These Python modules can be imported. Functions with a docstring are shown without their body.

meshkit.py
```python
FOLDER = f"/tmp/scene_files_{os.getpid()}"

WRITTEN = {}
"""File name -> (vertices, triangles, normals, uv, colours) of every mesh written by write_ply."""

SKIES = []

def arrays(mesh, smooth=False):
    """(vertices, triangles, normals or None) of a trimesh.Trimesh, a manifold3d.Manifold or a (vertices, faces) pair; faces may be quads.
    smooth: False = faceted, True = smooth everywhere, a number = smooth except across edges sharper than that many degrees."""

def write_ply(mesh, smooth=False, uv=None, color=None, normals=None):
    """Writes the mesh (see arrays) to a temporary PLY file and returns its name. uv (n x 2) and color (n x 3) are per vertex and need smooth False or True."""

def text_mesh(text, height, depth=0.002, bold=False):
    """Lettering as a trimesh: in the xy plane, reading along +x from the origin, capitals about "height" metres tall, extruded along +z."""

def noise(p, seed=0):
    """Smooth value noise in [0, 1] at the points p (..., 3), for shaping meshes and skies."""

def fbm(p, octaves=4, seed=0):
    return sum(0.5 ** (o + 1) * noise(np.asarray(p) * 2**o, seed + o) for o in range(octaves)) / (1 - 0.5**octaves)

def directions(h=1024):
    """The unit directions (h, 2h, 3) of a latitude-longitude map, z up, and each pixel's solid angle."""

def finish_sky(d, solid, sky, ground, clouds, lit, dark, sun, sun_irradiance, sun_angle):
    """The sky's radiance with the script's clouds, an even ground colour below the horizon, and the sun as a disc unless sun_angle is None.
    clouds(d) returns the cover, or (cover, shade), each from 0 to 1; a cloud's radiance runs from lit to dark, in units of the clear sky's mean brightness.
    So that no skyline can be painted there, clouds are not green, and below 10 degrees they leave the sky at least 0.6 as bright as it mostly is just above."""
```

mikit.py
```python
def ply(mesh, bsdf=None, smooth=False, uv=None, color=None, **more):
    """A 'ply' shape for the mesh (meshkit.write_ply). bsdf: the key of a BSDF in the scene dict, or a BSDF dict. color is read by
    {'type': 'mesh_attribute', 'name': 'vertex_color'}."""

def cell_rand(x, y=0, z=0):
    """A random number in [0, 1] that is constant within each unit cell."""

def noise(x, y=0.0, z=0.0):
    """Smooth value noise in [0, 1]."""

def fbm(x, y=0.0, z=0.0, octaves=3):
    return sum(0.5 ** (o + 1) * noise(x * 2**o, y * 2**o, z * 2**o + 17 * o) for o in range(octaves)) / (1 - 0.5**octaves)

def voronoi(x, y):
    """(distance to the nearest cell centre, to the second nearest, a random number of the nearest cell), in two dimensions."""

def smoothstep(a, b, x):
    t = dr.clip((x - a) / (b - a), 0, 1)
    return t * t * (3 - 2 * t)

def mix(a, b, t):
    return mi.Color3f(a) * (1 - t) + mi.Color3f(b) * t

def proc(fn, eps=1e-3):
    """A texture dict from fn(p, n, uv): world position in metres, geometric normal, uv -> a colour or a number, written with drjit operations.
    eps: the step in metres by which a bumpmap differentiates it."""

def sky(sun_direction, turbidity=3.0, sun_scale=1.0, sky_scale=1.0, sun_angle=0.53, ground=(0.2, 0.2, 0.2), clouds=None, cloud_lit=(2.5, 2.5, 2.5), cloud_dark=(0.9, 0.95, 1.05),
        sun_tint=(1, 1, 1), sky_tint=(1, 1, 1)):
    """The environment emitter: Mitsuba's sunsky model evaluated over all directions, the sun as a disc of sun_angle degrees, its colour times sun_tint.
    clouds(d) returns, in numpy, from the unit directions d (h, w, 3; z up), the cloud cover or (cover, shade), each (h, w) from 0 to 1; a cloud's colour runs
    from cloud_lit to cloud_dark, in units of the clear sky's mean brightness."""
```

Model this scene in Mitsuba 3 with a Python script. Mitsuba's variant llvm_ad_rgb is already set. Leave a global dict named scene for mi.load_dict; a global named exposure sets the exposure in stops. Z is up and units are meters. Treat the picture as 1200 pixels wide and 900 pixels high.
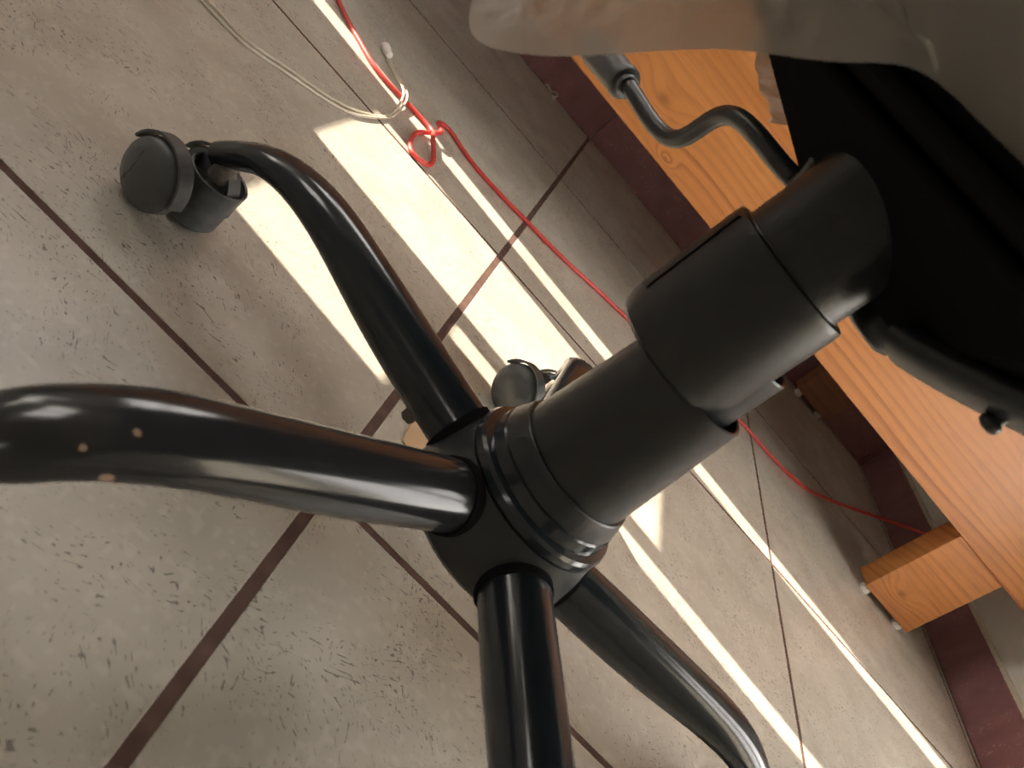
import math, random
import numpy as np, trimesh, manifold3d as m3
import drjit as dr, mitsuba as mi
import mikit, meshkit
from mikit import noise, fbm, smoothstep, mix, proc, voronoi

scene, labels = {}, {}
rng = random.Random(7)

# ------------------------------------------------------------------ camera, sky, sun, lamps, exposure
exposure = 3.3
CAM = np.array([-0.0607, -0.3792, 0.2977])
_yaw, _pitch, _roll = 0.20557, 0.41143, 0.91177
_f = np.array([math.sin(_yaw) * math.cos(_pitch), math.cos(_yaw) * math.cos(_pitch), -math.sin(_pitch)])
_r = np.cross(_f, [0, 0, 1.0]); _r /= np.linalg.norm(_r)
_u = np.cross(_r, _f)
_R = _r * math.cos(_roll) + _u * math.sin(_roll)
_U = -_r * math.sin(_roll) + _u * math.cos(_roll)
M = np.eye(4); M[:3, 0], M[:3, 1], M[:3, 2], M[:3, 3] = -_R, _U, _f, CAM
scene['camera'] = {'type': 'thinlens', 'fov': 63.6177, 'fov_axis': 'x', 'aperture_radius': 0.0011, 'focus_distance': 0.62,
                   'near_clip': 0.01, 'far_clip': 100.0, 'to_world': mi.ScalarTransform4f(M.tolist())}
TAN_EL = 0.466                                   # low sun, 25 degrees, coming in through the left wall
_el = math.atan(TAN_EL)
SUN = np.array([-0.9916 * math.cos(_el), 0.129 * math.cos(_el), math.sin(_el)])
scene['sky'] = mikit.sky(SUN, turbidity=3.5, sun_scale=0.0, sky_scale=6.0, sun_angle=None, sky_tint=(1.0, 0.92, 0.83), clouds=lambda d: 0.55 + 0.45 * meshkit.fbm(d * 3.0, 3, 4), cloud_lit=(2.35, 2.13, 1.90), cloud_dark=(1.2, 1.12, 1.04), ground=(0.35, 0.33, 0.3), sun_tint=(1.0, 0.93, 0.82))
_s1 = np.cross(SUN, [0, 0, 1.0]); _s1 /= np.linalg.norm(_s1)
for _k in range(5):                              # the sun's disc, in five equal beams
    _o = np.zeros(3) if _k == 0 else math.radians(0.07) * (_s1 * math.cos(_k * math.pi / 2 + 0.4) + np.cross(SUN, _s1) * math.sin(_k * math.pi / 2 + 0.4))
    scene[f'sun_{_k}'] = {'type': 'directional', 'direction': (-(SUN + _o)).tolist(), 'irradiance': {'type': 'rgb', 'value': [0.44, 0.385, 0.305]}}

# ------------------------------------------------------------------ helpers
def obj(key, mesh, bsdf, smooth=False, label=None, cat=None, kind=None, group=None):
    """One entry of scene; a key that is taken gets the next three-digit number."""
    base, n = key, 0
    while key in scene:
        n += 1; key = f'{base}_{n:03d}'
    scene[key] = mikit.ply(mesh, bsdf, smooth=smooth)
    info = {k: v for k, v in (('label', label), ('category', cat), ('kind', kind), ('group', group)) if v}
    if info: labels[key] = info
    return key

def tag(key, label, cat, group=None):
    labels[key] = {'label': label, 'category': cat, **({'group': group} if group else {})}

def tm(man):
    m = man.to_mesh()
    return trimesh.Trimesh(m.vert_properties[:, :3], m.tri_verts, process=False)

def cbox(lo, hi, c=0.002):
    lo, hi = np.minimum(lo, hi), np.maximum(lo, hi)
    pts = []
    for sx in (0, 1):
        for sy in (0, 1):
            for sz in (0, 1):
                s = np.array([sx, sy, sz]); p = np.where(s, hi, lo).astype(float); d = np.where(s, -1.0, 1.0) * c
                for k in range(3):
                    q = p + d; q[k] = p[k]; pts.append(q)
    return trimesh.convex.convex_hull(np.array(pts))

def rbox(lo, hi, r, seg=6):
    lo, hi = np.array(lo, float) + r, np.array(hi, float) - r
    return tm(m3.Manifold.batch_hull([m3.Manifold.sphere(r, seg * 4).translate([x, y, z]) for x in (lo[0], hi[0]) for y in (lo[1], hi[1]) for z in (lo[2], hi[2])]))

def frame_at(origin, zaxis, xhint=(1, 0, 0)):
    z = np.array(zaxis, float); z /= np.linalg.norm(z)
    x = np.array(xhint, float); x = x - z * (x @ z)
    if np.linalg.norm(x) < 1e-6: x = np.cross(z, [0, 1, 0.3])
    x /= np.linalg.norm(x)
    m = np.eye(4); m[:3, 0], m[:3, 1], m[:3, 2], m[:3, 3] = x, np.cross(z, x), z, origin
    return m

def lathe(profile, origin=(0, 0, 0), axis=(0, 0, 1), seg=64, closed=False):
    """Turned solid: profile of (radius, height) from the bottom centre to the top centre, counterclockwise seen with the axis on the left."""
    p = [np.array(q, float) for q in profile]
    n = len(p); a = np.arange(seg) * 2 * math.pi / seg
    v = np.concatenate([np.stack([q[0] * np.cos(a), q[0] * np.sin(a), np.full(seg, q[1])], 1) for q in p])
    f = []
    for i in range(n if closed else n - 1):
        j0, j1 = i * seg, ((i + 1) % n) * seg
        for k in range(seg):
            l = (k + 1) % seg
            f += [[j0 + k, j0 + l, j1 + l], [j0 + k, j1 + l, j1 + k]]
    m = trimesh.Trimesh(v, f, process=False); m.merge_vertices(); m.update_faces(m.nondegenerate_faces())
    m.apply_transform(frame_at(origin, axis))
    return m

def spline(pts, n=60):
    from scipy.interpolate import CubicSpline
    pts = np.array(pts, float)
    t = np.r_[0, np.cumsum(np.linalg.norm(np.diff(pts[:, :3], axis=0), axis=1))]
    return CubicSpline(t, pts)(np.linspace(0, t[-1], n))

def tube(path, rad, seg=20, flat=None, up=(0, 0, 1)):
    """Swept tube with closed, slightly rounded ends; rad per point or one number; flat: (width, height) factors per point or one pair."""
    P = np.array(path, float); n = len(P)
    rad = np.broadcast_to(np.array(rad, float), (n,)).copy()
    fl = np.broadcast_to(np.array(flat if flat is not None else (1, 1), float), (n, 2))
    T = np.gradient(P, axis=0); T /= np.linalg.norm(T, axis=1)[:, None]
    N = np.zeros_like(P); u = np.array(up, float)
    u = u - T[0] * (u @ T[0])
    if np.linalg.norm(u) < 1e-4: u = np.cross(T[0], [1, 0.2, 0])
    N[0] = u / np.linalg.norm(u)
    for i in range(1, n):
        u = N[i - 1] - T[i] * (N[i - 1] @ T[i]); N[i] = u / np.linalg.norm(u)
    B = np.cross(T, N)
    a = np.arange(seg) * 2 * math.pi / seg
    rings = []
    def ring(c, i, s):
        return c + s * rad[i] * (np.cos(a)[:, None] * N[i] * fl[i, 1] + np.sin(a)[:, None] * B[i] * fl[i, 0])
    rings.append(ring(P[0] - T[0] * 0.0, 0, 0.0)); rings.append(ring(P[0], 0, 0.86))
    for i in range(n): rings.append(ring(P[i] + (T[0] * rad[0] * 0.14 if i == 0 else -T[-1] * rad[-1] * 0.14 if i == n - 1 else 0), i, 1))
    rings.append(ring(P[-1], n - 1, 0.86)); rings.append(ring(P[-1], n - 1, 0.0))
    v = np.concatenate(rings); f = []
    for i in range(len(rings) - 1):
        for k in range(seg):
            l = (k + 1) % seg
            f += [[i * seg + k, (i + 1) * seg + l, i * seg + l], [i * seg + k, (i + 1) * seg + k, (i + 1) * seg + l]]
    m = trimesh.Trimesh(v, f, process=False); m.merge_vertices(); m.update_faces(m.nondegenerate_faces())
    if m.volume < 0: m.invert()
    return m

def join(*ms): return trimesh.util.concatenate(ms)

# ------------------------------------------------------------------ materials
def rgb(*c): return {'type': 'rgb', 'value': list(c)}
def mat(name, color, rough=0.5, bump=None, **kw):
    b = {'type': 'principled', 'base_color': color if isinstance(color, dict) else rgb(*color), 'roughness': rough, **kw}
    if bump: b = {'type': 'bumpmap', 'arbitrary': bump[0], 'scale': bump[1], 'bsdf': b}
    scene[name] = {'type': 'twosided', 'bsdf': b}
    return name

def tile_color(p, n, uv):
    x, y = p.x, p.y
    wx, wy = x + 0.010 * noise(x * 55, y * 55, 3.0), y + 0.010 * noise(x * 55, y * 55, 9.0)
    cloud = fbm(x * 22, y * 22, 1.0, octaves=3)
    fine = noise(x * 240, y * 240, 5.0)
    flecks = mi.Float(0)
    for i, ang in enumerate((0.3, 1.35, 2.3, 2.9)):
        c, s = math.cos(ang), math.sin(ang)
        a, b = wx * c + wy * s, -wx * s + wy * c
        nn = noise(a * 330 + 31 * i, b * 1150 + 7 * i, 2.5 * i)
        m = smoothstep(0.35, 0.70, noise(x * 34 + 5 * i, y * 34, 11.0 + i))
        flecks = dr.maximum(flecks, smoothstep(0.80, 0.94, nn) * m)
    col = mix((0.355, 0.328, 0.278), (0.47, 0.442, 0.385), cloud)
    col = mix(col, (0.58, 0.55, 0.49), smoothstep(0.6, 0.95, fine) * 0.2)
    return mix(col, (0.15, 0.135, 0.12), flecks * 0.85)
mat('m_tile', proc(tile_color), 0.33, specular=0.5)
mat('m_grout', proc(lambda p, n, uv: mix((0.070, 0.036, 0.028), (0.11, 0.062, 0.048), noise(p.x * 120, p.y * 120))), 0.9)

def skirt_color(p, n, uv):
    u = p.x + p.y * 1.7
    s = smoothstep(0.78, 0.92, noise(u * 330, p.z * 330, 4.0)) * smoothstep(0.35, 0.7, noise(u * 30, p.z * 30))
    base = mix((0.225, 0.104, 0.112), (0.29, 0.146, 0.154), fbm(u * 30, p.z * 30))
    return mix(base, (0.42, 0.30, 0.27), s * 0.6)
mat('m_skirt', proc(skirt_color), 0.55)
mat('m_cream', proc(lambda p, n, uv: mix((0.50, 0.46, 0.38), (0.66, 0.62, 0.53), fbm(p.x * 60 + p.y * 60, p.z * 60))), 0.85)
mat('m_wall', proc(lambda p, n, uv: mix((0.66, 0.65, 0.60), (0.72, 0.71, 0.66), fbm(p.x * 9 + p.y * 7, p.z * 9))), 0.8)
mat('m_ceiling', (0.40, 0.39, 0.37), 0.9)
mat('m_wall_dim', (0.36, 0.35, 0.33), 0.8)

KNOTS = [(0.001, 0.222, 0.030, 0.016), (0.060, 0.178, 0.012, 0.006), (0.805, 0.045, 0.022, 0.012), (0.36, 0.31, 0.05, 0.02)]
def wood_color(p, n, uv):
    x, z = p.x, p.z + 0.37 * p.y
    d = z * 80 + 3.2 * fbm(x * 2.2, z * 8, 2.0, octaves=2) + 0.7 * noise(x * 7, z * 30, 8.0)
    core = mi.Float(0)
    for kx, kz, ax, az in KNOTS:
        q = dr.square((x - kx) / ax) + dr.square((z - 0.37 * 0.735 - kz) / az)
        d = d + 2.2 * dr.exp(-q * 0.45)
        core = core + dr.exp(-q * 7)
    band = d - dr.floor(d)
    line = smoothstep(0.35, 0.86, band) * (1 - smoothstep(0.88, 1.0, band))
    broad = noise(d * 0.45, x * 1.4, 3.0)
    fib = noise(x * 34, z * 900, 1.0)
    col = mix((0.47, 0.180, 0.050), (0.56, 0.235, 0.072), broad)
    col = mix(col, (0.30, 0.080, 0.017), line * (0.12 + 0.6 * dr.square(noise(x * 3, d * 0.9, 6.0))))
    col = mix(col, (0.34, 0.11, 0.03), smoothstep(0.62, 0.9, fib) * 0.28)
    return mix(col, (0.22, 0.065, 0.018), dr.clip(core, 0, 1) * 0.6)
mat('m_wood', proc(wood_color), 0.34, specular=0.55, clearcoat=0.5, clearcoat_gloss=0.75)
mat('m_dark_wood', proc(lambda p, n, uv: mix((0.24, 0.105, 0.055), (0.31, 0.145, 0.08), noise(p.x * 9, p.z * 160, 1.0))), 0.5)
mat('m_edge', proc(lambda p, n, uv: mix((0.30, 0.125, 0.04), (0.40, 0.18, 0.06), noise(p.y * 40, p.z * 400, p.x * 8))), 0.45)
mat('m_glide', (0.75, 0.74, 0.70), 0.4)

mat('m_black', proc(lambda p, n, uv: mix((0.010, 0.014, 0.018), (0.016, 0.022, 0.027), fbm(p.x * 60, p.y * 60, p.z * 60))), 0.15, specular=0.45, clearcoat=0.2, clearcoat_gloss=0.9)
CHIPS = [((-0.0751, -0.1809, 0.0836), 0.0032), ((-0.0796, -0.1702, 0.0956), 0.0018), ((-0.0867, -0.1832, 0.0889), 0.0016)]
def chipped(p, n, uv):
    base = mix((0.013, 0.014, 0.016), (0.02, 0.021, 0.023), fbm(p.x * 60, p.y * 60, p.z * 60))
    m = mi.Float(0)
    for c, r in CHIPS:
        wob = 0.35 * noise(p.x * 700, p.y * 700, p.z * 700)
        q = dr.sqrt(dr.square(p.x - c[0]) + dr.square(p.y - c[1]) + dr.square(p.z - c[2])) / r + wob
        m = dr.maximum(m, 1 - smoothstep(0.8, 1.1, q))
    return mix(base, (0.30, 0.20, 0.14), m)
mat('m_chipped', proc(chipped), 0.15, specular=0.45, clearcoat=0.2, clearcoat_gloss=0.9)
mat('m_plastic', proc(lambda p, n, uv: mix((0.013, 0.0155, 0.0175), (0.019, 0.022, 0.0245), fbm(p.x * 90, p.y * 90, p.z * 90))), 0.36, specular=0.5)
scene['m_matte_black'] = {'type': 'twosided', 'bsdf': {'type': 'diffuse', 'reflectance': rgb(0.012, 0.012, 0.013)}}
mat('m_caster', proc(lambda p, n, uv: mix((0.050, 0.056, 0.060), (0.085, 0.090, 0.092), fbm(p.x * 150, p.y * 150, p.z * 150))), 0.42)
mat('m_caster_dark', (0.022, 0.022, 0.022), 0.5)
mat('m_dust', proc(lambda p, n, uv: mix((0.05, 0.046, 0.042), (0.20, 0.17, 0.135), fbm(p.x * 220, p.y * 220, p.z * 220))), 0.8)
mat('m_steel', (0.55, 0.54, 0.52), 0.3, metallic=0.9)
mat('m_red', (0.52, 0.055, 0.048), 0.42)
mat('m_white', (0.52, 0.48, 0.40), 0.45)
mat('m_fabric', proc(lambda p, n, uv: mix((0.045, 0.042, 0.038), (0.10, 0.095, 0.086), fbm(p.x * 160, p.y * 160, p.z * 160))), 0.9)
mat('m_tan', (0.46, 0.31, 0.18), 0.8)
def film_bump(p, n, uv):
    return fbm(p.x * 45, p.y * 45, p.z * 45, octaves=3)
scene['m_film'] = {'type': 'principledthin', 'base_color': rgb(0.60, 0.57, 0.53), 'roughness': 0.12, 'spec_trans': 0.30, 'diff_trans': 1.1, 'eta': 1.9}

# ------------------------------------------------------------------ setting: tiled floor
T = 0.5
XR, YF = 1.015, 1.482                              # faces of the right wall's and far wall's skirting
XL, YB, H = -1.7, -2.2, 2.7
obj('floor', cbox((XL - .15, YB - .1, -0.06), (XR + .1, YF + .1, -0.0004), 0.0), "m_grout", kind='structure', label='brown grout bed below the speckled floor tiles')
gapx = {0: 0.0075, 1: 0.0050}; gapy = {0: 0.0060, 1: 0.0060, 2: 0.0062}
gx, gy = (lambda i: gapx.get(i, 0.006) / 2), (lambda j: gapy.get(j, 0.006) / 2)
for i in range(-4, 3):
    for j in range(-5, 3):
        lo = [i * T + gx(i), j * T + gy(j), -0.02 ]; hi = [(i + 1) * T - gx(i + 1), (j + 1) * T - gy(j + 1), 0.0]
        lo[0], hi[0] = max(lo[0], XL), min(hi[0], XR); lo[1], hi[1] = max(lo[1], YB), min(hi[1], YF)
        if hi[0] - lo[0] > 0.003: obj('floor__tile', cbox(lo, hi, 0.0004), 'm_tile')

# walls
def wall_with_holes(lo, hi, holes):
    b = m3.Manifold.cube(list(np.subtract(hi, lo))).translate(list(lo))
    for a, c in holes: b -= m3.Manifold.cube(list(np.subtract(c, a))).translate(list(a))
    return tm(b)
obj('wall_right', wall_with_holes((XR + .012, YB - .1, -0.05), (XR + .15, YF + .012, H), [((XR - .1, -0.15, 0.10), (XR + .3, 0.45, 1.35))]), 'm_wall', kind='structure')
FAR_WINDOW = (-1.45, -0.35)
obj('wall_far', wall_with_holes((XL - .12, YF + .012, -0.05), (XR + .15, YF + .10, H), [((FAR_WINDOW[0], YF - .1, 1.0), (FAR_WINDOW[1], YF + .3, 2.3))]), 'm_wall', kind='structure')
def slot(x0, x1, y0, y1, xm):
    """Opening of the left wall whose sunlight falls on the floor from x0 to x1, and across y0..y1 at xm."""
    dm = (xm - XL) * 0.13
    return (XL - .3, y0 + dm, (x0 - XL) * TAN_EL), (XL + .1, y1 + dm, (x1 - XL) * TAN_EL)
LEFT_HOLES = [slot(-0.19, 0.325, 0.31, 0.487, 0.06), slot(-0.62, 1.2, 0.553, 0.591, 0.06), slot(0.02, 1.0, 0.233, 0.262, 0.22),
              slot(-0.165, 0.02, 0.130, 0.225, -0.05), slot(0.015, 0.15, 0.165, 0.225, -0.05), ((XL - .3, -0.15, 1.4), (XL + .1, 0.5, 2.4))]
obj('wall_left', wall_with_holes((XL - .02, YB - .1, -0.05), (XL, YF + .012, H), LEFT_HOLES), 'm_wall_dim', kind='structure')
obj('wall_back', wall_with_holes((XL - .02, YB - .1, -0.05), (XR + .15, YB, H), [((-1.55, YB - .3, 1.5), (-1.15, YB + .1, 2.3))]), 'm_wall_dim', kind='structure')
obj('ceiling', cbox((XL - .1, YB - .1, H), (XR + .15, YF + .15, H + .1), 0), 'm_ceiling', kind='structure')
def window_frame(key, lo, hi, axis):
    bars = []
    a = 1 - axis
    def bar(p, q): bars.append(cbox(p, q, 0.003))
    w = 0.05
    for t in (lo[a], (lo[a] + hi[a]) / 2 - w / 2, hi[a] - w):
        p, q = list(lo), list(hi); p[a], q[a] = t, t + w; bar(p, q)
    for t in (lo[2], hi[2] - w):
        p, q = list(lo), list(hi); p[2], q[2] = t, t + w; bar(p, q)
    obj(key, join(*bars), 'm_ceiling', kind='structure')
window_frame('window_4', (FAR_WINDOW[0], YF + .02, 1.0), (FAR_WINDOW[1], YF + .05, 2.3), 1)
window_frame('window_3', (XL - .02, -0.15, 1.4), (XL + .01, 0.5, 2.4), 0)
window_frame('window_1', (XR + .02, -0.15, 0.10), (XR + .06, 0.45, 1.35), 0)
window_frame('window_2', (-1.55, YB - .04, 1.5), (-1.15, YB + .01, 2.3), 1)

# skirting of maroon tiles with a cream bed line on top
SH = 0.082
obj('baseboard_far', cbox((XL, YF + .004, 0.0), (XR, YF + .012, SH + 0.004), 0), 'm_cream', kind='structure')
for i in range(-4, 3):
    lo, hi = max(i * T + 0.001, XL), min((i + 1) * T - 0.001, XR)
    obj('baseboard_far__tile', cbox((lo, YF, 0.001), (hi, YF + .011, SH), 0.001), 'm_skirt')
obj('baseboard_right', cbox((XR + .003, YB, 0.0), (XR + .012, YF + .01, SH + 0.007), 0), 'm_cream', kind='structure')
for j in range(-5, 3):
    lo, hi = max(j * T + 0.001, YB), min((j + 1) * T - 0.001, YF)
    obj('baseboard_right__tile', cbox((XR, lo, 0.001), (XR + .011, hi, SH), 0.001), 'm_skirt')

# ------------------------------------------------------------------ wooden desk along the far wall
tag('desk', 'orange wood-grain desk standing on short feet along the far wall', 'desk')
DL, DR, DY = -0.85, 0.955, 0.735
obj('desk__front_panel', cbox((DL, DY, 0.1665), (DR, DY + 0.018, 0.72), 0.0008), 'm_wood')
obj('desk__top', cbox((DL - .02, DY - 0.03, 0.7205), (DR + .02, YF - 0.005, 0.75), 0.002), 'm_wood')
for x0 in (0.762, -0.83):
    lab = 'front foot with white glides' 
    k = obj('desk__foot', cbox((x0, DY + 0.001, 0.010), (x0 + 0.110, DY + 0.046, 0.166), 0.001), 'm_wood')
    for gxx in (x0 + 0.008, x0 + 0.092):
        obj(k + '__glide', lathe([(0, 0.0), (0.008, 0.0), (0.009, 0.002), (0.009, 0.008), (0.006, 0.0102), (0, 0.0102)], (gxx + .004, DY + 0.012, 0.0), seg=20), 'm_glide', 40)
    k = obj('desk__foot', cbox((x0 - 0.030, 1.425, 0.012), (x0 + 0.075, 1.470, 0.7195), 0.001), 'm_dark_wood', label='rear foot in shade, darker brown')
    for gxx in (x0 - 0.022, x0 + 0.05):
        obj(k + '__glide', lathe([(0, 0.0), (0.008, 0.0), (0.009, 0.002), (0.009, 0.010), (0.006, 0.0122), (0, 0.0122)], (gxx + .004, 1.433, 0.0), seg=20), 'm_glide', 40)

# ------------------------------------------------------------------ office chair
HX, HY = 0.07, -0.01
HUB = np.array([HX, HY, 0.0])
tag('office_chair', 'black swivel office chair on a five-legged base with twin-wheel casters', 'office chair')
C = 'office_chair__'
# hub
hubprof = [(0, 0.062), (0.049, 0.062), (0.052, 0.063), (0.0545, 0.066), (0.0548, 0.070), (0.0540, 0.074), (0.0520, 0.088), (0.0480, 0.1035), (0.0440, 0.1045), (0, 0.1045)]
hub_man = lathe(hubprof, HUB, seg=72)
obj(C + 'hub', hub_man, 'm_plastic', 25)
ring = [(0.040, 0.1040), (0.0470, 0.1040), (0.0484, 0.1055), (0.0484, 0.1095), (0.0472, 0.1115), (0.0432, 0.1125), (0.0428, 0.1150), (0.0424, 0.1190), (0.0412, 0.1200), (0.040, 0.1200)]
obj(C + 'hub__collar_ring', lathe(ring, HUB, seg=72), 'm_black', 30)
ring2 = [(0.036, 0.1200), (0.0414, 0.1200), (0.0416, 0.1215), (0.0384, 0.1310), (0.0376, 0.1318), (0.036, 0.1318)]
obj(C + 'hub__collar_ring', lathe(ring2, HUB, seg=72), 'm_plastic', 30)
# legs
AZ = [157.6, 225.0, 291.8, 365.2, 84.0]
RT = 0.268
prof = [(0.040, 0.083, .0182), (0.07, 0.083, .0184), (0.10, 0.083, .0184), (0.14, 0.084, .0172), (0.175, 0.0855, .0150), (0.203, 0.0850, .0134), (0.224, 0.0815, .0120), (0.240, 0.0760, .0108), (0.253, 0.0685, .0100), (0.263, 0.0600, .0094), (0.272, 0.0510, .0090), (0.278, 0.0440, .0086)]
zoff = [0.000, 0.002, -0.003, -0.010, 0.0]
thick = [0.97, 1.0, 1.0, 0.97, 1.0]
def polar(az, r, z, t=0.0):
    a = math.radians(az)
    return np.array([HX + r * math.cos(a) - t * math.sin(a), HY + r * math.sin(a) + t * math.cos(a), z])
leg_keys = []
S = spline(prof, 44)
for i, az in enumerate(AZ):
    w = 0 * S[:, 0] if i == 3 else np.clip((S[:, 0] - 0.23) / 0.04, 0, 1)
    path = [polar(az, r, z + zoff[i] * (1 - ww)) for (r, z, _), ww in zip(S, w)]
    wid = np.interp(S[:, 0], [0.04, 0.20, 0.245, 0.262, 0.276], [.0184, .0186, .0172, .0130, .0090])
    fl = np.stack([wid / S[:, 2], np.ones(len(S))], 1)
    k = obj(C + 'leg', tube(path, S[:, 2] * thick[i], 36, fl), 'm_chipped' if i == 1 else 'm_black', 40, **({'label': 'leg with small beige chips in its black paint'} if i == 1 else {}))
    leg_keys.append(k)
    obj(C + 'hub__socket', lathe([(0.0168, 0), (0.0194, 0), (0.0198, 0.002), (0.0198, 0.018), (0.0168, 0.018)], polar(az, 0.0355, 0.0825 + zoff[i]), polar(az, 1, 0) - polar(az, 0, 0), seg=40, closed=True), 'm_matte_black', 30)
    # socket of the hub gripping the leg, and a bolt below it
    if i == 0: obj(k + '__bolt', lathe([(0, -.004), (0.0045, -.004), (0.0045, 0.003), (0, 0.003)], polar(az, 0.075, 0.0625 + zoff[i]), (0, 0, 1), seg=6), 'm_dust')
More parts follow.
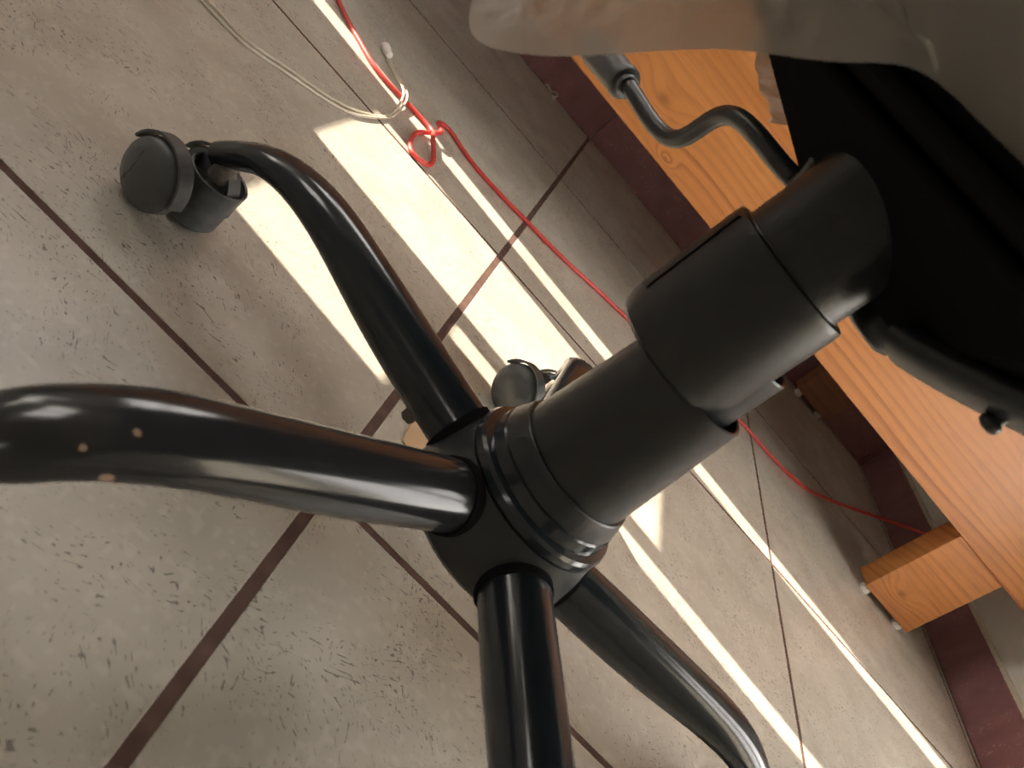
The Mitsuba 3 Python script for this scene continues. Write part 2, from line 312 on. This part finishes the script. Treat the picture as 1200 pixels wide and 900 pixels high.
# casters: the twin wheels turn about a level axle beside an upright housing
def caster(i, az, turn, off, offn, gaps=(0.0225, 0.0225)):
    k = f'{C}caster' + (f'_{i:03d}' if i else '')
    st = polar(az, 0.2665, 0.0)
    n = np.array([math.cos(math.radians(turn)), math.sin(math.radians(turn)), 0.0])       # axle direction
    side = np.array([-n[1], n[0], 0.0])
    ax = st + off * side + offn * n + np.array([0, 0, 0.0228]) 
    R = 0.0225
    # housing (main part of the caster): upright open cup with ribs, and a bridge to the axle
    cup = lathe([(0, 0.003), (0.0155, 0.003), (0.0176, 0.0055), (0.0194, 0.0380), (0.0186, 0.0388), (0.0176, 0.0380), (0.0160, 0.012), (0, 0.012)], st, seg=40)
    obj(k + '__housing', cup, 'm_caster', 35)
    ribs = []
    for q in range(6):
        t = math.radians(60 * q + turn)
        r = trimesh.creation.box((0.0110, 0.0012, 0.020)); r.apply_translation((0.0115, 0, 0.0220)); r.apply_transform(trimesh.transformations.rotation_matrix(t, (0, 0, 1))); r.apply_translation(st); ribs.append(r)
    obj(k + '__housing_ribs', join(*ribs), 'm_dust')
    obj(k + '__stem', lathe([(0, 0.010), (0.0055, 0.010), (0.0055, 0.034), (0.0078, 0.036), (0.0078, 0.044), (0.0060, 0.046), (0.0060, 0.052), (0, 0.052)], st, seg=24), 'm_dust', 30)
    for s in (1, -1):
        c = ax + n * s * gaps[s < 0]
        w = lathe([(0, -0.003), (R - .004, -0.003), (R - .001, -0.0025), (R, -0.001), (R, 0.005), (R - .0012, 0.0067), (R - .003, 0.0072), (0, 0.0072)], c, n * s, seg=48)
        obj(k + '__wheel', w, 'm_caster', 35)
        cap = lathe([(R - .0006, 0.0055), (R - .0012, 0.0080), (R - .004, 0.0110), (R - .010, 0.0138), (0.005, 0.0152), (0, 0.0154)], c, n * s, seg=48)
        obj(k + '__wheel_cap', cap, 'm_caster', True)
        if s == 1 and i == 0:
            marks = []
            for q in range(9):
                t = -1.0 + q * 0.22
                h = 0.0016 + 0.0010 * ((q * 7) % 3)
                b = trimesh.creation.capsule(h, 0.00035, count=(6, 6)); b.apply_transform(trimesh.transformations.rotation_matrix(math.pi / 2, (1, 0, 0)))
                b.apply_transform(trimesh.transformations.rotation_matrix(0.5 * ((q * 5) % 3 - 1), (0, 0, 1)))
                mx, my = -0.0075 + 0.003 * math.cos(t * 1.5), 0.0125 * t
                b.apply_translation((mx, my, float(np.interp(math.hypot(mx, my), [0, 0.005, R - .010, R - .004, R - .0012], [0.0154, 0.0152, 0.0138, 0.0110, 0.0080])))); b.apply_transform(frame_at(c, n * s, (0, 0, 1) if False else side)); marks.append(b)
            obj(k + '__raised_mark', join(*marks), 'm_caster', True)
    # hood over the wheels
    ang = np.linspace(math.radians(15), math.radians(184), 36)
    outer, inner = R + 0.0030, R + 0.0014
    sec = [(outer * math.cos(t), outer * math.sin(t)) for t in ang] + [(inner * math.cos(t), inner * math.sin(t)) for t in ang[::-1]]
    from shapely.geometry import Polygon
    for s in (1, -1):
        hood = trimesh.creation.extrude_polygon(Polygon(sec), 0.010, engine='earcut'); hood.apply_translation((0, 0, -0.005))
        m = np.eye(4); m[:3, 0], m[:3, 1], m[:3, 2], m[:3, 3] = -side, (0, 0, 1), np.cross(-side, (0, 0, 1)), ax + n * s * (gaps[s < 0] + 0.002)
        hood.apply_transform(m)
        obj(k + '__hood', hood, 'm_caster', 35)
    obj(k + '__axle', tube([ax - n * gaps[1], ax + n * gaps[0]], 0.004, 14), 'm_steel', 40)
for i, (az, turn, off) in enumerate(zip(AZ, (247.0, 315.0, 23.5, 95.2, 230.0), ((-0.0077, 0.0098, (0.0225, 0.0105)), (-0.02, 0), (-0.02, 0), (-0.02, 0), (-0.006, 0.006)))):
    caster(i, az, turn, *off)

# gas-lift cover
lower = [(0.0300, 0.131), (0.0360, 0.131), (0.0362, 0.133), (0.0322, 0.200), (0.0318, 0.2060), (0.0308, 0.2066), (0.0298, 0.2060), (0.0300, 0.140)]
obj(C + 'lower_cover', lathe(lower, HUB, seg=72, closed=True), 'm_plastic', 30)
mo = HUB + np.array([-0.0006, 0.0038, 0])
obj(C + 'middle_cover', lathe([(0.0262, 0.15), (0.0282, 0.15), (0.0274, 0.2350), (0.0268, 0.2362), (0.0258, 0.2355)], mo, seg=64, closed=True), 'm_plastic', 30)
obj(C + 'gas_piston', lathe([(0, 0.06), (0.0140, 0.06), (0.0140, 0.335), (0, 0.335)], HUB, seg=40), 'm_matte_black', 30)
so = np.array([0.0522, -0.0114, 0.0])
upper = [(0.0290, 0.2050), (0.0300, 0.2030), (0.0325, 0.2030), (0.0345, 0.2050), (0.0357, 0.2100), (0.0360, 0.2180), (0.0358, 0.2665), (0.0352, 0.2700), (0.0338, 0.2705), (0.0310, 0.2705), (0.0306, 0.2715), (0.0300, 0.3200), (0.0285, 0.3300), (0.0270, 0.3300), (0.0270, 0.2200)]
obj(C + 'upper_cover', lathe(upper, so, seg=72, closed=True), 'm_plastic', 25)

th = math.radians(193)
sm_ = trimesh.creation.box((0.0012, 0.0013, 0.050)); sm_.apply_translation((0.0359, 0, 0.243)); sm_.apply_transform(trimesh.transformations.rotation_matrix(th, (0, 0, 1))); sm_.apply_translation(so)
obj(C + 'upper_cover__seam', sm_, 'm_matte_black')
# seat frame: F points to the chair's front, R to its right
FA = math.radians(220.0)
F, Rv = np.array([math.cos(FA), math.sin(FA), 0]), np.array([math.sin(FA), -math.cos(FA), 0])
CH = np.eye(4); CH[:3, 0], CH[:3, 1], CH[:3, 3] = F, -Rv, HUB
def ch(m): m.apply_transform(CH); return m           # local x = front, y = left, z = up
def chp(f, r, z): return HUB + F * f + Rv * r + np.array([0, 0, z])
def hullpts(pts, r=0.003): return tm(m3.Manifold.batch_hull([m3.Manifold.sphere(r, 16).translate(list(map(float, p))) for p in pts]))
pan = hullpts([(f, l, 0.290) for f in (-0.034, -0.008) for l in (-0.036, 0.036)] + [(f, l, 0.328) for f in (-0.045, 0.060) for l in (-0.108, 0.108)])
obj(C + 'tilt_mechanism', ch(pan), 'm_matte_black', 35)
obj(C + 'tilt_mechanism__flange', ch(hullpts([(f, l, 0.336) for f in (-0.08, 0.09) for l in (-0.11, 0.11)], 0.003)), 'm_matte_black', 35)
obj(C + 'seat_board', ch(rbox((-0.225, -0.225, 0.341), (0.085, 0.225, 0.354), 0.005)), 'm_matte_black', 35)
obj(C + 'seat_cushion', ch(rbox((-0.23, -0.235, 0.3545), (0.245, 0.235, 0.44), 0.035, 8)), 'm_fabric', True)
obj(C + 'release_arm', tube(spline([(0.036, 0.028, 0.284), (0.0315, 0.020, 0.294), (0.024, 0.010, 0.310), (0.0205, 0.006, 0.320), (0.026, 0.008, 0.328)], 24), 0.0042, 16), 'm_plastic', 40)
kn = chp(-0.035, -0.009, -0.005)
obj(C + 'tension_knob', lathe([(0, 0.280), (0.010, 0.280), (0.0142, 0.2822), (0.0155, 0.287), (0.0150, 0.294), (0.0150, 0.31), (0, 0.31)], kn, seg=40), 'm_plastic', True)
bar = [chp(0.0, -0.041, 0.2880), chp(0.0, -0.055, 0.2930), chp(0.0, -0.080, 0.3040), chp(0.0, -0.120, 0.3235), chp(0.0, -0.170, 0.345)]
bk = obj(C + 'side_bracket', tube(spline(bar, 30), 0.0085, 28, (2.6, 1.0), up=(0, 0, 1)), 'm_plastic', 40)
obj(bk + '__knob', lathe([(0, 0), (0.0025, 0.0003), (0.0040, 0.0012), (0.0046, 0.003), (0.0042, 0.005), (0.003, 0.006), (0.003, 0.012), (0, 0.012)], chp(0.004, -0.088, 0.2925), seg=28), 'm_plastic', True)
# gas lever on the chair's right
rod = spline([chp(0.0, 0.06, 0.293), chp(0.004, 0.082, 0.2915), chp(0.0, 0.122, 0.284), (-0.012, 0.115, 0.2555), (-0.033, 0.140, 0.2495), (-0.055, 0.165, 0.2490)], 50)
lk = obj(C + 'lever', tube(rod, 0.0052, 18), 'm_plastic', 40)
obj(lk + '__grip', lathe([(0, 0), (0.0070, 0), (0.0075, 0.001), (0.0075, 0.004), (0.0098, 0.005), (0.0108, 0.007), (0.0108, 0.010), (0.0100, 0.011), (0.0104, 0.013), (0.0112, 0.05), (0.0100, 0.066), (0, 0.068)], (-0.050, 0.158, 0.2492), (-0.029, 0.040, -0.004), seg=40), 'm_caster', 35)

# ------------------------------------------------------------------ cords and small things on the floor
red = [(-0.62, 0.90, .0033), (-0.5, 0.80, .0033), (-0.367, 0.69, .0033), (-0.321, 0.649, .0033), (-0.284, 0.624, .0033), (-0.250, 0.606, .0033), (-0.211, 0.607, .0033), (-0.180, 0.612, .0033), (-0.158, 0.606, .005), (-0.152, 0.585, .009),
       (-0.137, 0.560, .0045), (-0.126, 0.530, .0033), (-0.130, 0.507, .0033), (-0.143, 0.500, .0033), (-0.158, 0.522, .0033), (-0.164, 0.562, .0033), (-0.158, 0.592, .0045), (-0.150, 0.607, .0105), (-0.158, 0.628, .009), (-0.163, 0.656, .005), (-0.153, 0.671, .0033),
       (-0.125, 0.661, .0033), (-0.089, 0.650, .0033), (-0.043, 0.655, .0033), (0.012, 0.666, .0033), (0.069, 0.680, .0033), (0.135, 0.706, .0033), (0.225, 0.735, .0033), (0.302, 0.765, .0033), (0.40, 0.815, .0033), (0.486, 0.842, .0033), (0.54, 0.843, .0033), (0.613, 0.862, .0033), (0.690, 0.905, .008),
       (0.791, 0.900, .070), (0.870, 0.900, .118), (0.95, 0.91, .18), (0.985, 0.95, 0.30)]
obj('red_cord', tube(spline(red, 260), 0.0028, 12), 'm_red', True, label='thin red cord with a loose knot lying across the floor', cat='cord')
wa = [(-0.50, 0.40, .0018), (-0.43, 0.372, .0018), (-0.355, 0.359, .0018), (-0.337, 0.362, .0018), (-0.311, 0.363, .0018), (-0.289, 0.378, .0018), (-0.264, 0.401, .0018), (-0.236, 0.424, .0018), (-0.210, 0.464, .0018), (-0.197, 0.505, .0018), (-0.196, 0.546, .0018), (-0.204, 0.587, .0055), (-0.213, 0.612, .008), (-0.236, 0.642, .0055), (-0.257, 0.664, .0025), (-0.268, 0.677, .0028)]
wb = [(-0.50, 0.385, .0018), (-0.43, 0.358, .0018), (-0.352, 0.350, .0018), (-0.331, 0.350, .0018), (-0.299, 0.358, .0018), (-0.271, 0.381, .0018), (-0.240, 0.407, .0018), (-0.211, 0.442, .0018), (-0.199, 0.482, .0018), (-0.1925, 0.53, .0018), (-0.197, 0.575, .0040), (-0.2065, 0.612, .0078), (-0.229, 0.645, .0055), (-0.252, 0.668, .0025), (-0.265, 0.681, .0028)]
tag('white_cable', 'thin cream two-strand cable with a white plug beside the red cord', 'cable')
obj('white_cable__strand', tube(spline(wa, 160), 0.0014, 10), 'm_white', True)
obj('white_cable__strand', tube(spline(wb, 160), 0.0014, 10), 'm_white', True)
pd = np.array([-0.0135, 0.0125, 0.0]); pd /= np.linalg.norm(pd)
obj('white_cable__plug', join(lathe([(0, 0), (0.0040, 0), (0.0052, 0.002), (0.0055, 0.012), (0.0060, 0.0125), (0.0060, 0.0200), (0.0050, 0.0215), (0, 0.0215)], (-0.265, 0.677, 0.006), pd, seg=20)), 'm_glide', 40, label='white plug end')
fl = spline([(-0.146, 1.462, .002), (-0.138, 1.470, .006), (-0.128, 1.466, .004), (-0.118, 1.472, .010), (-0.112, 1.465, .006), (-0.117, 1.458, .002), (-0.108, 1.452, .0015)], 40)
obj('lint_scrap', tube(fl, 0.0022, 8), 'm_cream', True, label='curl of pale lint at the foot of the maroon skirting', cat='lint')
from shapely.geometry import Polygon
sc_ = trimesh.creation.extrude_polygon(Polygon([(0.018, 0.142), (0.034, 0.137), (0.047, 0.098), (0.040, 0.086), (0.022, 0.090)]), 0.0012, engine='earcut')
obj('cardboard_scrap', sc_, 'm_tan', label='small tan cardboard scrap on the floor between chair legs', cat='cardboard')

# ------------------------------------------------------------------ clear plastic wrapping hanging from the seat
def wrap_sheet():
    lowr = spline([(-0.113, -0.066, 0.252), (-0.1115, -0.066, 0.2435), (-0.1055, -0.0655, 0.2395), (-0.096, -0.064, 0.2430), (-0.073, -0.060, 0.2650), (-0.038, -0.056, 0.3060), (-0.014, -0.066, 0.3280), (0.000, -0.074, 0.3430), (0.020, -0.092, 0.3480), (0.060, -0.130, 0.3500), (0.12, -0.19, 0.350)], 140)
    nv = 60; V = []
    for i, p in enumerate(lowr):
        s = i / (len(lowr) - 1)
        for j in range(nv):
            t = j / (nv - 1)
            # rises and leans back towards the chair's front edge, with the hem rolled at the bottom
            L = 0.15 + 0.14 * s
            up = np.array([-0.50, -0.10, 0.80]) * (1 - s) + np.array([-0.72, -0.60, 0.12]) * s
            q = p + up * L * t
            hem = math.exp(-(t / 0.07) ** 2)
            q = q + np.array([0.18, -0.9, 0.1]) * 0.004 * hem
            V.append(q)
    V = np.array(V)
    d = meshkit.fbm(V * 24, 3, 5) - 0.5
    e = np.abs(meshkit.fbm(V * 62 + 9, 3, 8) - 0.5) * 2 - 0.2
    fade = np.clip(np.tile(np.linspace(0, 1, nv), len(lowr)) / 0.12, 0.15, 1)
    V = V + (d * 0.034 + e * 0.016 + (meshkit.fbm(V * 130 + 3, 2, 12) - 0.5) * 0.007)[:, None] * fade[:, None] * np.array([0.2, -0.95, 0.2])
    V[:, 2] = 0.3495 - 0.006 * np.log1p(np.exp((0.3495 - V[:, 2]) / 0.006))      # stays below the cushion
    f = []
    for i in range(len(lowr) - 1):
        for j in range(nv - 1):
            a = i * nv + j
            f += [[a, a + nv, a + nv + 1], [a, a + nv + 1, a + 1]]
    return trimesh.Trimesh(V, f, process=False)
tag('plastic_wrap', 'crumpled clear plastic wrapping hanging from the chair seat', 'plastic wrap')
obj('plastic_wrap__sheet', wrap_sheet(), 'm_film', True)
def fold():
    a, b = np.array([-0.030, 0.086, 0.316]), np.array([0.010, 0.078, 0.300])
    V, f, n, w = [], [], 40, 9
    for i in range(n):
        t = i / (n - 1)
        for j in range(w):
            u = j / (w - 1)
            V.append(a + (b - a) * t + np.array([0.60, -0.1, 0.55]) * u * 0.022 * (1 - 0.6 * t))
    V = np.array(V); V += (meshkit.fbm(V * 160, 3, 2) - 0.5)[:, None] * np.array([0.006, -0.016, 0.006])
    for i in range(n - 1):
        for j in range(w - 1):
            k = i * w + j; f += [[k, k + w, k + w + 1], [k, k + w + 1, k + 1]]
    return trimesh.Trimesh(V, f, process=False)
obj('plastic_wrap__fold', fold(), 'm_film', True)
